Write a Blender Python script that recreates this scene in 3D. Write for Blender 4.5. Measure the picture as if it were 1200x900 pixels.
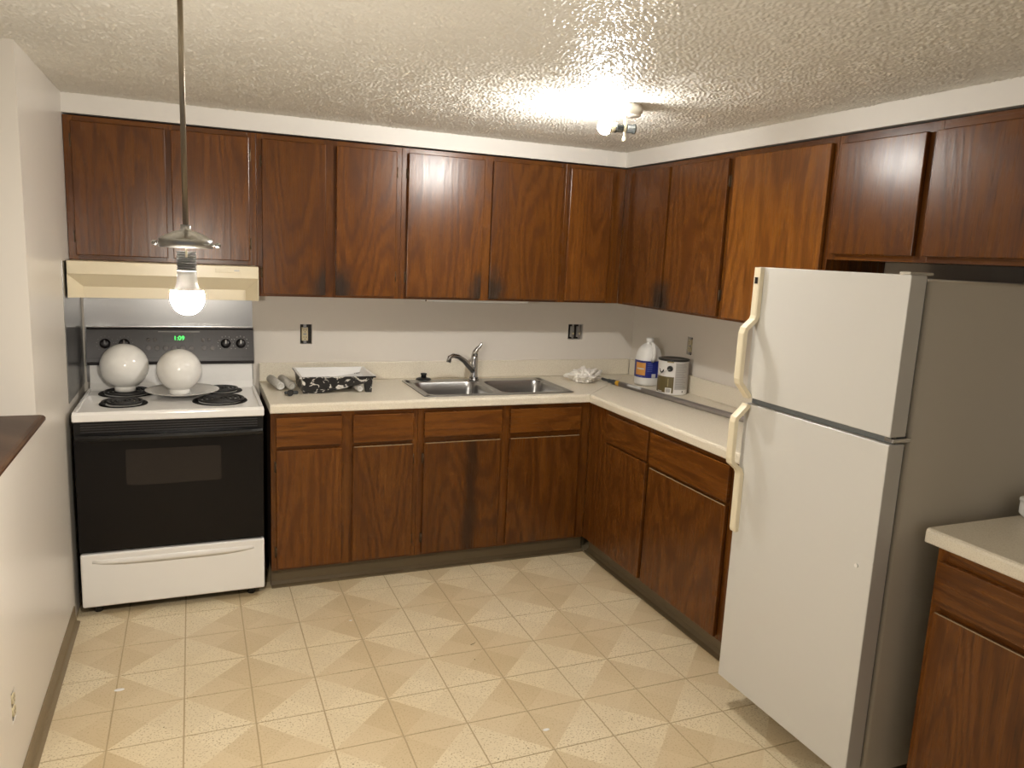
import bpy, bmesh, math, random
import numpy as np
from mathutils import Vector, Matrix, noise
random.seed(7)
PI = math.pi
S = bpy.context.scene
COL = S.collection
for o in list(bpy.data.objects): bpy.data.objects.remove(o)

# ------------------------------------------------------------------ camera
W = 3.103          # room width: left wall x = 0, right wall x = W; back wall y = 0, room towards -y
ZC = 2.241         # ceiling
ZS = 2.157         # underside of the soffit
yaw, pit, rol, FPX = .3996, -.1707, .0472, 894.1
fw = Vector((math.sin(yaw)*math.cos(pit), math.cos(yaw)*math.cos(pit), math.sin(pit)))
rt = Vector((math.cos(yaw), -math.sin(yaw), 0)); up = rt.cross(fw)
r2 = rt*math.cos(rol) + up*math.sin(rol); u2 = -rt*math.sin(rol) + up*math.cos(rol)
cd = bpy.data.cameras.new('camera'); cam = bpy.data.objects.new('camera', cd); COL.objects.link(cam)
cd.sensor_fit = 'HORIZONTAL'; cd.sensor_width = 36; cd.lens = FPX/1200*36; cd.clip_start = .02
M3 = Matrix((r2, u2, -fw)).transposed().to_4x4(); M3.translation = (.502, -4.2091, 1.6553)
cam.matrix_world = M3; S.camera = cam

# ------------------------------------------------------------------ world and exposure
w = bpy.data.worlds.new('world'); S.world = w; w.use_nodes = True
bg = w.node_tree.nodes['Background']; bg.inputs[0].default_value = (.95, .95, 1, 1); bg.inputs[1].default_value = .085
vs = S.view_settings; vs.view_transform = 'Standard'; vs.look = 'None'; vs.gamma = 1; vs.use_curve_mapping = False
vs.exposure = 1.32
BULB_PENDANT = 690.0     # radiance of the glowing bulb domes
BULB_CEILING = 610.0

# ------------------------------------------------------------------ materials
def N(nt, t, **kw):
    n = nt.nodes.new(t)
    for k, v in kw.items(): setattr(n, k, v)
    return n
def mat(name, col, rough=.5, metal=0, spec=.5, coat=0, bump=None, emit=None, alpha=None, trans=0):
    m = bpy.data.materials.new(name); m.use_nodes = True; nt = m.node_tree; b = nt.nodes['Principled BSDF']
    b.inputs['Base Color'].default_value = (*col, 1); b.inputs['Roughness'].default_value = rough
    b.inputs['Metallic'].default_value = metal; b.inputs['Specular IOR Level'].default_value = spec
    b.inputs['Coat Weight'].default_value = coat; b.inputs['Coat Roughness'].default_value = .04
    if trans: b.inputs['Transmission Weight'].default_value = trans
    if alpha is not None: b.inputs['Alpha'].default_value = alpha
    if emit: b.inputs['Emission Color'].default_value = (*emit[0], 1); b.inputs['Emission Strength'].default_value = emit[1]
    if bump:   # (scale, strength, distance)
        tc = N(nt, 'ShaderNodeTexCoord'); n = N(nt, 'ShaderNodeTexNoise'); n.inputs['Scale'].default_value = bump[0]; n.inputs['Detail'].default_value = 3
        bp = N(nt, 'ShaderNodeBump'); bp.inputs['Strength'].default_value = bump[1]; bp.inputs['Distance'].default_value = bump[2]
        nt.links.new(tc.outputs['Object'], n.inputs['Vector']); nt.links.new(n.outputs['Fac'], bp.inputs['Height']); nt.links.new(bp.outputs['Normal'], b.inputs['Normal'])
    return m
def speckle(name, col, dark, scale, lo, hi, amount, rough, blotch=None, bump=None, spec=.5):
    """two-tone speckle over a base colour, with optional large soft blotches"""
    m = mat(name, col, rough, spec=spec, bump=bump); nt = m.node_tree; b = nt.nodes['Principled BSDF']; L = nt.links.new
    g = N(nt, 'ShaderNodeNewGeometry'); n = N(nt, 'ShaderNodeTexNoise'); n.inputs['Scale'].default_value = scale; n.inputs['Detail'].default_value = 2
    L(g.outputs['Position'], n.inputs['Vector'])
    r = N(nt, 'ShaderNodeMapRange'); r.inputs[1].default_value = lo; r.inputs[2].default_value = hi; r.inputs[4].default_value = amount
    L(n.outputs['Fac'], r.inputs[0])
    mx = N(nt, 'ShaderNodeMix', data_type='RGBA'); mx.inputs[6].default_value = (*col, 1); mx.inputs[7].default_value = (*dark, 1); L(r.outputs[0], mx.inputs[0])
    out = mx.outputs[2]
    if blotch:
        n2 = N(nt, 'ShaderNodeTexNoise'); n2.inputs['Scale'].default_value = blotch[1]; n2.inputs['Detail'].default_value = 4; L(g.outputs['Position'], n2.inputs['Vector'])
        q = N(nt, 'ShaderNodeMapRange'); q.inputs[1].default_value = .35; q.inputs[2].default_value = .75; q.inputs[4].default_value = blotch[2]; L(n2.outputs['Fac'], q.inputs[0])
        m2 = N(nt, 'ShaderNodeMix', data_type='RGBA'); L(q.outputs[0], m2.inputs[0]); L(out, m2.inputs[6]); m2.inputs[7].default_value = (*blotch[0], 1); out = m2.outputs[2]
    L(out, b.inputs['Base Color']); return m

def wood(name, horizontal=False, dark=(.037, .0112, .0020), mid=(.106, .0335, .0048), light=(.180, .064, .0105), rough=.235, ringw=.21, rs=(3.6, .55)):
    m = bpy.data.materials.new(name); m.use_nodes = True; nt = m.node_tree; L = nt.links.new; b = nt.nodes['Principled BSDF']
    tc = N(nt, 'ShaderNodeTexCoord'); sp = N(nt, 'ShaderNodeSeparateXYZ'); L(tc.outputs['Object'], sp.inputs[0])
    oi = N(nt, 'ShaderNodeObjectInfo')
    def math_(op, a, b_=None):
        n = N(nt, 'ShaderNodeMath', operation=op)
        for i, v in enumerate((a, b_)):
            if v is None: continue
            if isinstance(v, (int, float)): n.inputs[i].default_value = v
            else: L(v, n.inputs[i])
        return n.outputs[0]
    h = math_('ADD', sp.outputs[0], sp.outputs[1]); z = sp.outputs[2]
    across, along = (z, h) if horizontal else (h, z)
    rnd = math_('MULTIPLY', oi.outputs['Random'], 37.0)
    def vec(sa, sl):
        c = N(nt, 'ShaderNodeCombineXYZ'); L(math_('MULTIPLY', across, sa), c.inputs[0]); L(rnd, c.inputs[1]); L(math_('MULTIPLY', along, sl), c.inputs[2]); return c.outputs[0]
    def nz(v, detail=3, rough_=.55, dist=0):
        n = N(nt, 'ShaderNodeTexNoise'); n.inputs['Scale'].default_value = 1; n.inputs['Detail'].default_value = detail; n.inputs['Roughness'].default_value = rough_; n.inputs['Distortion'].default_value = dist; L(v, n.inputs['Vector']); return n.outputs['Fac']
    field = nz(vec(*rs), 1.5, .4)
    field = math_('ADD', field, math_('MULTIPLY', nz(vec(34, 6.0), 2), .05))
    ring = math_('SINE', math_('MULTIPLY', field, 120.0)); ring = math_('MULTIPLY_ADD', ring, .5); nt.nodes[-1].inputs[2].default_value = .5
    ring = math_('POWER', ring, 2.2)
    streak = nz(vec(85, 3.2), 5, .68)
    pore = nz(vec(260, 9), 2, .6)
    broad = nz(vec(5.5, .5), 2)
    f = math_('MULTIPLY', ring, ringw); f = math_('ADD', f, math_('MULTIPLY', streak, .80)); f = math_('ADD', f, math_('MULTIPLY', broad, .42)); f = math_('SUBTRACT', f, .26)
    cr = N(nt, 'ShaderNodeValToRGB'); e = cr.color_ramp.elements
    e[0].position = .12; e[0].color = (*light, 1); e[1].position = .92; e[1].color = (*dark, 1); q = e.new(.50); q.color = (*mid, 1)
    L(f, cr.inputs[0])
    pm = N(nt, 'ShaderNodeMapRange'); pm.inputs[1].default_value = .58; pm.inputs[2].default_value = .72; pm.inputs[4].default_value = .65; L(pore, pm.inputs[0])
    mx = N(nt, 'ShaderNodeMix', data_type='RGBA'); L(pm.outputs[0], mx.inputs[0]); L(cr.outputs[0], mx.inputs[6]); mx.inputs[7].default_value = (*[c*.6 for c in dark], 1)
    # per-piece tone
    tone = math_('MULTIPLY_ADD', oi.outputs['Random'], .26); nt.nodes[-1].inputs[2].default_value = .87
    hs = N(nt, 'ShaderNodeHueSaturation'); L(tone, hs.inputs['Value']); L(mx.outputs[2], hs.inputs['Color'])
    # grey hand-worn smudge at one lower corner of a door
    a1 = N(nt, 'ShaderNodeAttribute', attribute_type='OBJECT', attribute_name='smudge'); a2 = N(nt, 'ShaderNodeAttribute', attribute_type='OBJECT', attribute_name='smudge_x')
    dx = math_('SUBTRACT', h, a2.outputs['Fac']); dz = math_('SUBTRACT', z, .03); dz = math_('MULTIPLY', dz, .62)
    rr = math_('SQRT', math_('ADD', math_('MULTIPLY', dx, dx), math_('MULTIPLY', dz, dz)))
    rr = math_('ADD', rr, math_('MULTIPLY', math_('SUBTRACT', nz(vec(30, 14), 3), .5), .09))
    sm = N(nt, 'ShaderNodeMapRange', interpolation_type='SMOOTHSTEP'); sm.inputs[1].default_value = .02; sm.inputs[2].default_value = .105; sm.inputs[3].default_value = .93; sm.inputs[4].default_value = 0; L(rr, sm.inputs[0])
    sf = math_('MULTIPLY', sm.outputs[0], a1.outputs['Fac'])
    m2 = N(nt, 'ShaderNodeMix', data_type='RGBA'); L(sf, m2.inputs[0]); L(hs.outputs[0], m2.inputs[6]); m2.inputs[7].default_value = (.028, .019, .013, 1)
    # dark vertical water stain down the middle of a door
    a3 = N(nt, 'ShaderNodeAttribute', attribute_type='OBJECT', attribute_name='stain'); dd = math_('ABSOLUTE', math_('SUBTRACT', math_('ADD', h, math_('MULTIPLY', math_('SUBTRACT', nz(vec(14, 5), 3), .5), .05)), .035))
    st = N(nt, 'ShaderNodeMapRange', interpolation_type='SMOOTHSTEP'); st.inputs[1].default_value = .012; st.inputs[2].default_value = .05; st.inputs[3].default_value = .75; st.inputs[4].default_value = 0; L(dd, st.inputs[0])
    m3 = N(nt, 'ShaderNodeMix', data_type='RGBA'); L(math_('MULTIPLY', st.outputs[0], a3.outputs['Fac']), m3.inputs[0]); L(m2.outputs[2], m3.inputs[6]); m3.inputs[7].default_value = (.022, .009, .0035, 1)
    L(m3.outputs[2], b.inputs['Base Color'])
    rg = math_('MULTIPLY_ADD', f, .10); nt.nodes[-1].inputs[2].default_value = rough; L(rg, b.inputs['Roughness'])
    bp = N(nt, 'ShaderNodeBump'); bp.inputs['Strength'].default_value = .16; bp.inputs['Distance'].default_value = .0009
    hgt = math_('ADD', math_('MULTIPLY', ring, .6), math_('MULTIPLY', streak, .8)); L(hgt, bp.inputs['Height']); L(bp.outputs[0], b.inputs['Normal'])
    b.inputs['Specular IOR Level'].default_value = .36
    return m

MW2 = wood('golden_oak_vertical', False, (.078, .0250, .0038), (.172, .0590, .0085), (.25, .096, .0170), .235, .30, (2.6, .5))
MW = wood('oak_vertical'); MH = wood('oak_horizontal', True)
WORN = mat('worn_bare_oak', (.30, .215, .12), .6)
MIN = mat('cabinet_interior', (.05, .022, .010), .6)
def wall_paint(name, col, rough, spec=.4):
    m = mat(name, col, rough, spec=spec, bump=(16, .10, .004)); return m
MWALL = wall_paint('wall_paint', (.72, .67, .60), .55)
MWALL_L = wall_paint('semi_gloss_wall_paint', (.72, .675, .61), .34, .5)
MSOFF = mat('soffit_paint', (.76, .73, .68), .5)
MCEIL = mat('popcorn_ceiling', (.755, .73, .665), .40, spec=.4)
LAM = speckle('cream_laminate', (.76, .70, .58), (.60, .53, .41), 260, .5, .62, .6, .36)
T_D1 = speckle('vinyl_tan', (.625, .51, .33), (.42, .315, .175), 150, .56, .66, .7, .36, ((.50, .37, .20), 2.2, .55))
T_D2 = speckle('vinyl_sand', (.65, .535, .355), (.44, .34, .19), 150, .57, .67, .7, .36, ((.56, .43, .25), 2.2, .5))
T_L1 = speckle('vinyl_cream', (.735, .635, .45), (.38, .28, .155), 150, .56, .64, .9, .36, ((.67, .55, .345), 2.2, .5))
T_L2 = speckle('vinyl_ivory', (.70, .60, .42), (.39, .29, .165), 150, .57, .65, .85, .36, ((.63, .51, .315), 2.2, .5))
GROUT = mat('vinyl_groove', (.43, .33, .19), .5)
VBASE = mat('brown_vinyl_base', (.150, .112, .062), .45)
BASEL = mat('brown_vinyl_wall_base', (.215, .160, .092), .45)
CAPW = wood('dark_walnut_cap', True, (.02, .009, .004), (.055, .025, .011), (.10, .05, .022), .38)
WHITE = mat('white_enamel', (.86, .85, .83), .16)
BLACKE = mat('black_enamel', (.009, .0085, .0085), .28, spec=.35)
OVENG = mat('black_oven_glass', (.006, .005, .005), .30, spec=.22)
OVENW = mat('oven_window_glass', (.020, .016, .014), .25, spec=.3)
PANEL = mat('charcoal_panel', (.028, .024, .026), .35)
PANELD = mat('charcoal_knob', (.014, .012, .013), .35)
PRINT = mat('pale_print', (.55, .54, .52), .5)
PRINTD = mat('dim_print', (.16, .15, .15), .5)
LED = mat('green_clock_digits', (.02, .3, .05), .5, emit=((.06, .9, .12), 1.1))
COIL = mat('burner_coil', (.022, .021, .021), .45)
PAN = mat('black_drip_pan', (.006, .0056, .0056), .6, spec=.2)
CHROME = mat('chrome', (.50, .495, .49), .16, 1)
STEEL = mat('brushed_stainless', (.36, .355, .35), .30, 1, bump=(140, .08, .001))
SHEET = mat('galvanised_sheet', (.36, .355, .35), .28, 1)
ALMOND = mat('almond_enamel', (.74, .655, .475), .3)
OPAL = mat('opal_glass', (.86, .845, .81), .13)
OPALP = mat('frosted_glass_dish', (.62, .60, .57), .18)
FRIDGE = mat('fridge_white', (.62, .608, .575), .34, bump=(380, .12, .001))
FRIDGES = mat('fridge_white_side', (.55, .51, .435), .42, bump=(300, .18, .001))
CREAM = mat('cream_plastic', (.78, .70, .52), .35)
GASKET = mat('grey_gasket', (.14, .15, .15), .5)
BLK = mat('black_plastic', (.012, .012, .012), .32)
DARKG = mat('dark_grey_plastic', (.045, .05, .052), .35)
BOXM = mat('outlet_box_dark', (.018, .014, .012), .6)
IVORY = mat('ivory_plastic', (.60, .52, .34), .4)
HINGE = mat('antique_brass_hinge', (.13, .09, .055), .38, .8)
NICKEL = mat('brushed_nickel', (.50, .50, .49), .28, 1)
RODM = mat('bronze_rod', (.42, .37, .29), .38, .85)
WPL = mat('white_plastic', (.80, .79, .76), .35)
SOCK = mat('grey_ribbed_socket', (.17, .17, .165), .5)
CANOPY = mat('cream_canopy_enamel', (.70, .66, .58), .4)
def glow(name, col, s):
    m = mat(name, (.9, .9, .88), .4, emit=(col, s)); return m
GLOWP = glow('pendant_bulb_glow', (1, .92, .80), BULB_PENDANT)
GLOWC = glow('ceiling_bulb_glow', (1, .97, .92), BULB_CEILING)
CLOTH = mat('white_cotton_rag', (.84, .80, .74), .9, spec=.15)
YELLOW = mat('yellow_plastic', (.72, .40, .03), .4)
POLEM = mat('grey_pole', (.33, .30, .285), .32, .6)
CLEAR = mat('clear_wrap', (.72, .69, .63), .2, alpha=.28)
NAP = mat('white_roller_nap', (.62, .60, .56), .9, bump=(300, .5, .002))
BLUE = mat('blue_label', (.012, .022, .20), .35)
BLUE2 = mat('blue_label_print', (.10, .13, .40), .4)
ORANGE = mat('orange_label', (.62, .28, .06), .4)
OLIVE = mat('olive_label', (.125, .095, .035), .4)
OLIVE2 = mat('olive_label_highlight', (.30, .25, .12), .4)
GREYL = mat('grey_label_panel', (.46, .44, .42), .45)
GREYP = mat('grey_label_print', (.28, .27, .26), .5)
CANW = mat('white_can_label', (.76, .74, .72), .3)
WIRE = mat('wire_handle', (.5, .5, .5), .3, 1)
PAINTW = mat('white_wet_paint', (.80, .79, .77), .25)
def splatter():
    m = mat('black_tray_with_paint', (.012, .011, .011), .35); nt = m.node_tree; b = nt.nodes['Principled BSDF']; L = nt.links.new
    tc = N(nt, 'ShaderNodeTexCoord'); mp = N(nt, 'ShaderNodeMapping'); mp.inputs['Scale'].default_value = (26, 26, 34); L(tc.outputs['Object'], mp.inputs[0])
    n = N(nt, 'ShaderNodeTexNoise'); n.inputs['Scale'].default_value = 1; n.inputs['Detail'].default_value = 4; n.inputs['Distortion'].default_value = 1.2; L(mp.outputs[0], n.inputs['Vector'])
    r = N(nt, 'ShaderNodeMapRange'); r.inputs[1].default_value = .56; r.inputs[2].default_value = .60; L(n.outputs['Fac'], r.inputs[0])
    mx = N(nt, 'ShaderNodeMix', data_type='RGBA'); mx.inputs[6].default_value = (.012, .011, .011, 1); mx.inputs[7].default_value = (.68, .65, .60, 1); L(r.outputs[0], mx.inputs[0]); L(mx.outputs[2], b.inputs['Base Color'])
    return m
TRAYB = splatter()

# ------------------------------------------------------------------ geometry helpers
ORG = {}                      # world origin of every object
class MB:
    """collects shapes in world coordinates; build() links them as ONE mesh object"""
    def __init__(s): s.bm = bmesh.new(); s.mi = 0
    def _tag(s, faces, smooth=False):
        for f in faces: f.material_index = s.mi; f.smooth = smooth
    def box(s, x0, x1, y0, y1, z0, z1, bev=0, seg=2):
        x0, x1 = sorted((x0, x1)); y0, y1 = sorted((y0, y1)); z0, z1 = sorted((z0, z1))
        t = bmesh.new()
        bmesh.ops.create_cube(t, size=1, matrix=Matrix.Translation(((x0+x1)/2, (y0+y1)/2, (z0+z1)/2)) @ Matrix.Diagonal((x1-x0, y1-y0, z1-z0, 1)))
        if bev: bmesh.ops.bevel(t, geom=t.edges[:], offset=min(bev, (x1-x0)*.45, (y1-y0)*.45, (z1-z0)*.45), segments=seg, profile=.5, affect='EDGES')
        return s.merge(t, bool(bev) and seg > 3)
    def merge(s, t, smooth=False):
        vm = {v: s.bm.verts.new(v.co) for v in t.verts}
        s._tag([s.bm.faces.new([vm[v] for v in f.verts]) for f in t.faces], smooth); t.free(); return s
    def face(s, pts, smooth=False):
        s._tag([s.bm.faces.new([s.bm.verts.new(p) for p in pts])], smooth); return s
    def prism(s, poly, z0, z1, axis='z'):
        """poly: 2D outline, counter-clockwise, extruded along axis"""
        def P(a, b, c): return {'z': (a, b, c), 'y': (a, c, b), 'x': (c, a, b)}[axis]
        A = [s.bm.verts.new(P(a, b, z0)) for a, b in poly]; B = [s.bm.verts.new(P(a, b, z1)) for a, b in poly]
        n = len(poly); fs = [s.bm.faces.new(A[::-1]), s.bm.faces.new(B)]
        for i in range(n): fs.append(s.bm.faces.new((A[i], A[(i+1) % n], B[(i+1) % n], B[i])))
        s._tag(fs); return s
    def loft(s, rings, closed=True, caps=(True, True), smooth=True):
        R = [[s.bm.verts.new(p) for p in r] for r in rings]; fs = []
        for a, b in zip(R, R[1:]):
            n = len(a)
            for i in range(n if closed else n-1): fs.append(s.bm.faces.new((a[i], a[(i+1) % n], b[(i+1) % n], b[i])))
        s._tag(fs, smooth)
        if caps[0]: s._tag([s.bm.faces.new(R[0][::-1])])
        if caps[1]: s._tag([s.bm.faces.new(R[-1])])
        return s
    def frame(s, d):
        d = Vector(d).normalized(); a = Vector((0, 0, 1)) if abs(d.z) < .9 else Vector((1, 0, 0)); u = d.cross(a).normalized(); return u, d.cross(u).normalized()
    def cyl(s, p0, p1, r0, r1=None, seg=20, caps=(True, True)):
        r1 = r0 if r1 is None else r1; p0, p1 = Vector(p0), Vector(p1); u, v = s.frame(p1-p0)
        ring = lambda p, r: [p + u*(r*math.cos(2*PI*i/seg)) + v*(r*math.sin(2*PI*i/seg)) for i in range(seg)]
        return s.loft([ring(p0, r0), ring(p1, r1)], caps=caps)
    def tube(s, path, r, seg=10, sx=1.0):
        P = [Vector(p) for p in path]; rs = r if isinstance(r, (list, tuple)) else [r]*len(P); rings = []
        u, v = s.frame(P[1]-P[0])
        for i, p in enumerate(P):
            d = (P[min(i+1, len(P)-1)] - P[max(i-1, 0)]).normalized(); u = (u - d*u.dot(d)).normalized(); v = d.cross(u)
            rings.append([p + u*(rs[i]*sx*math.cos(2*PI*k/seg)) + v*(rs[i]*math.sin(2*PI*k/seg)) for k in range(seg)])
        return s.loft(rings)
    def lathe(s, prof, c, seg=32, axis=(0, 0, 1), caps=(False, False)):
        """prof: (radius, height along axis)"""
        ax = Vector(axis).normalized(); u, v = s.frame(ax); c = Vector(c)
        return s.loft([[c + ax*h + u*(r*math.cos(2*PI*i/seg)) + v*(r*math.sin(2*PI*i/seg)) for i in range(seg)] for r, h in prof], caps=caps)
    def arc_patch(s, c, r, a0, a1, z0, z1, n=12):
        p = [(c[0]+r*math.cos(a0+(a1-a0)*i/n), c[1]+r*math.sin(a0+(a1-a0)*i/n)) for i in range(n+1)]
        return s.loft([[(x, y, z0) for x, y in p], [(x, y, z1) for x, y in p]], closed=False, caps=(False, False))
    def build(s, name, m, parent=None, origin=None, normals=True):
        if normals: bmesh.ops.recalc_face_normals(s.bm, faces=s.bm.faces[:])
        me = bpy.data.meshes.new(name)
        if origin is None:
            xs = [v.co for v in s.bm.verts]
            origin = Vector(((min(p.x for p in xs)+max(p.x for p in xs))/2, (min(p.y for p in xs)+max(p.y for p in xs))/2, min(p.z for p in xs)))
        origin = Vector(origin)
        bmesh.ops.translate(s.bm, verts=s.bm.verts[:], vec=-origin); s.bm.to_mesh(me); s.bm.free()
        for k in (m if isinstance(m, (list, tuple)) else [m]): me.materials.append(k)
        return link(name, me, parent, origin)
def link(name, me, parent, origin):
    o = bpy.data.objects.new(name, me); COL.objects.link(o); ORG[o] = Vector(origin)
    if parent: o.parent = parent; o.location = Vector(origin) - ORG[parent]
    else: o.location = origin
    return o
def tag(o, label, cat, group=None):
    o['label'] = label; o['category'] = cat
    if group: o['group'] = group
    return o
def thing(name, label, cat, loc, group=None):
    return tag(link(name, None, None, loc), label, cat, group)
def struct(o):
    o['kind'] = 'structure'; return o
def text_mesh(txt, size):
    c = bpy.data.curves.new('digits', 'FONT'); c.body = txt; c.size = size; c.align_x = 'CENTER'; c.align_y = 'CENTER'
    o = bpy.data.objects.new('digits', c); COL.objects.link(o); dg = bpy.context.evaluated_depsgraph_get()
    me = bpy.data.meshes.new_from_object(o.evaluated_get(dg)); bpy.data.objects.remove(o); return me
def rrect(x0, x1, y0, y1, r, n=6):
    out = []
    for cx, cy, a in ((x1-r, y1-r, 0), (x0+r, y1-r, PI/2), (x0+r, y0+r, PI), (x1-r, y0+r, 3*PI/2)):
        out += [(cx+r*math.cos(a+PI/2*i/n), cy+r*math.sin(a+PI/2*i/n)) for i in range(n+1)]
    return out

# ================================================================== the setting
XL, YR = -2.6, -6.2           # the room goes on to the left beyond the half wall and behind the camera
CT = .917                     # counter height
# ---- floor and its printed tiles
floor = struct(MB().box(XL, W+.1, YR, .1, -.08, -.0015).build('floor', GROUT))
TP = .2322; TX0, TY0 = .44, -.968
def clip_poly(poly, x0, x1, y0, y1):
    for ax, v, sg in ((0, x0, 1), (0, x1, -1), (1, y0, 1), (1, y1, -1)):
        out = []
        for i, p in enumerate(poly):
            q = poly[(i+1) % len(poly)]; a, b = sg*(p[ax]-v), sg*(q[ax]-v)
            if a >= 0: out.append(p)
            if (a >= 0) != (b >= 0):
                t = a/(a-b); out.append((p[0]+(q[0]-p[0])*t, p[1]+(q[1]-p[1])*t))
        poly = out
        if len(poly) < 3: return []
    return poly
tile_cache = {}
def tile_mesh(ori, rect):
    key = (ori, tuple(round(v, 4) for v in rect))
    if key in tile_cache: return tile_cache[key]
    h = TP/2; sx, sy = ori                      # (sx, sy): direction of the diamond centre as seen from the tile
    c0 = (sx*h, sy*h); c1 = (-sx*h, -sy*h); e0 = (sx*h, -sy*h); e1 = (-sx*h, sy*h); o = (0, 0)
    m = MB(); g = .0026
    for i, tri in enumerate(([c0, e0, o], [c0, o, e1], [c1, o, e0], [c1, e1, o])):
        p = clip_poly(tri, rect[0]+g, rect[1]-g, rect[2]+g, rect[3]-g)
        if not p: continue
        if sum(a[0]*b[1]-b[0]*a[1] for a, b in zip(p, p[1:]+p[:1])) < 0: p = p[::-1]
        m.mi = i; m.face([(x, y, .0) for x, y in p])
    # skirt down into the groove
    m.mi = 2; x0, x1, y0, y1 = rect[0]+g, rect[1]-g, rect[2]+g, rect[3]-g
    P = [(x0, y0), (x1, y0), (x1, y1), (x0, y1)]
    for a, b in zip(P, P[1:]+P[:1]): m.face([(a[0], a[1], -.0015), (b[0], b[1], -.0015), (b[0], b[1], 0), (a[0], a[1], 0)])
    me = bpy.data.meshes.new('floor_tile'); m.bm.to_mesh(me); m.bm.free()
    for k in (T_D1, T_D2, T_L1, T_L2): me.materials.append(k)
    tile_cache[key] = me; return me
for i in range(-2, 10):
    for j in range(-3, 15):
        x0 = TX0+i*TP; y1 = TY0-j*TP; cx, cy = x0+TP/2, y1-TP/2; h = TP/2
        rect = (max(-h, .002-cx), min(h, W-.5-cx), max(-h, -4.4-cy), min(h, -.5-cy))
        if rect[1]-rect[0] < .01 or rect[3]-rect[2] < .01: continue
        if cx > 2.45 and cy < -2.75: continue
        # diamond centres sit at tile corners (TX0+TP, TY0-2TP) + 2 TP steps
        sx = 1 if i % 2 == 0 else -1; sy = -1 if j % 2 == 1 else 1
        link('floor_tile', tile_mesh((sx, sy), rect), floor, (cx, cy, 0))
for x, y, r in ((.218, -1.30, .012), (1.62, -2.02, .009), (1.12, -1.02, .005)):   # dried paint drips
    d = MB(); d.lathe([(r, .0002), (r*.9, .0012), (r*.5, .002), (.0003, .0022)], (x, y, 0), 14)
    bmesh.ops.scale(d.bm, vec=(1.5, .8, 1), space=Matrix.Translation((-x, -y, 0)), verts=d.bm.verts[:]); d.build('paint_drip', PAINTW, floor)
for k in range(14):
    x, y = random.uniform(.3, 2.3), random.uniform(-2.2, -.8); a = random.random()*PI; l = random.choice((.004, .005, .006, .03))
    MB().tube([(x, y, .0012), (x+l*.5*math.cos(a), y+l*.5*math.sin(a), .002), (x+l*math.cos(a+.3), y+l*math.sin(a+.3), .0012)], .0011, 5).build('crumb', VBASE, floor)

# ---- ceiling, soffits, walls
ceil_o = struct(MB().box(XL, W+.1, YR, .1, ZC+.0015, ZC+.08).build('ceiling', MCEIL))
def popcorn_sheet(x0, x1, y0, y1, step):
    """sprayed ceiling texture as real relief: band-limited random blobs hanging below the slab"""
    nx, ny = int((x1-x0)/step)+1, int((y1-y0)/step)+1; rg_ = np.random.default_rng(5)
    fx_ = np.fft.fftfreq(nx, step)[:, None]; fy_ = np.fft.fftfreq(ny, step)[None, :]; fr_ = np.sqrt(fx_**2+fy_**2)
    F = np.fft.fft2(rg_.standard_normal((nx, ny)))*np.exp(-((fr_-62)/26)**2); hh = np.real(np.fft.ifft2(F)); hh /= hh.std()
    G = np.fft.fft2(rg_.standard_normal((nx, ny)))*np.exp(-(fr_/9)**2); gg = np.real(np.fft.ifft2(G)); gg /= gg.std()
    hh = np.clip(hh+.25*gg+.15, -.25, 2.4)*.0021
    X, Y = np.meshgrid(np.linspace(x0, x1, nx), np.linspace(y0, y1, ny), indexing='ij')
    co = np.stack([X, Y, ZC-hh-.0006], -1).reshape(-1, 3)
    i = (np.arange(nx-1)[:, None]*ny+np.arange(ny-1)[None, :]).ravel(); q4 = np.stack([i, i+1, i+ny+1, i+ny], -1)
    me = bpy.data.meshes.new('popcorn_texture'); me.vertices.add(len(co)); me.vertices.foreach_set('co', co.astype('f4').ravel())
    me.loops.add(q4.size); me.loops.foreach_set('vertex_index', q4.ravel().astype('i4')); me.polygons.add(len(q4))
    me.polygons.foreach_set('loop_start', (np.arange(len(q4))*4).astype('i4')); me.update(calc_edges=True); me.validate()
    me.polygons.foreach_set('use_smooth', np.ones(len(q4), dtype=bool)); me.materials.append(MCEIL); me.update()
    o = link('popcorn_texture', me, ceil_o, (0, 0, 0)); o['kind'] = 'stuff'
popcorn_sheet(-.45, W-.319, -3.6, -.319, .0046)
SD = .318
so = MB(); so.box(0, W-.001, -SD, -.001, ZS, ZC-.001); struct(so.build('wall_soffit_back', MSOFF))
so = MB(); so.box(W-SD, W-.001, -3.9, -SD-.0005, ZS, ZC-.001); struct(so.build('wall_soffit_right', MSOFF))
def wall_cells(us, zs, holes, put):
    us = sorted(set(us + [u for h in holes for u in h[:2]])); zs = sorted(set(zs + [z for h in holes for z in h[2:]]))
    for u0, u1 in zip(us, us[1:]):
        for z0, z1 in zip(zs, zs[1:]):
            if any(h[0]-1e-6 <= u0 and u1 <= h[1]+1e-6 and h[2]-1e-6 <= z0 and z1 <= h[3]+1e-6 for h in holes): continue
            put(u0, u1, z0, z1)
H_OUT = (1.030, 1.092, 1.116, 1.222); H_SW = (2.640, 2.742, 1.140, 1.234); H_R = (.592, .642, 1.128, 1.228); H_L = (1.810, 1.862, .262, .356)
wb = MB(); wall_cells([XL, W], [0, ZC], [H_OUT, H_SW], lambda a, b, c, d: wb.box(a, b, 0, .1, c, d)); struct(wb.build('wall_back', MWALL))
wr = MB(); wall_cells([-.0, -YR], [0, ZC], [H_R], lambda a, b, c, d: wr.box(W, W+.1, -b, -a, c, d)); struct(wr.build('wall_right', MWALL))
WT = .16; JY = 1.255; HZ = 1.0
wl = MB(); wall_cells([0.001, JY], [0, ZC-.001], [], lambda a, b, c, d: wl.box(-WT, 0, -b, -a, c, d))
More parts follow.
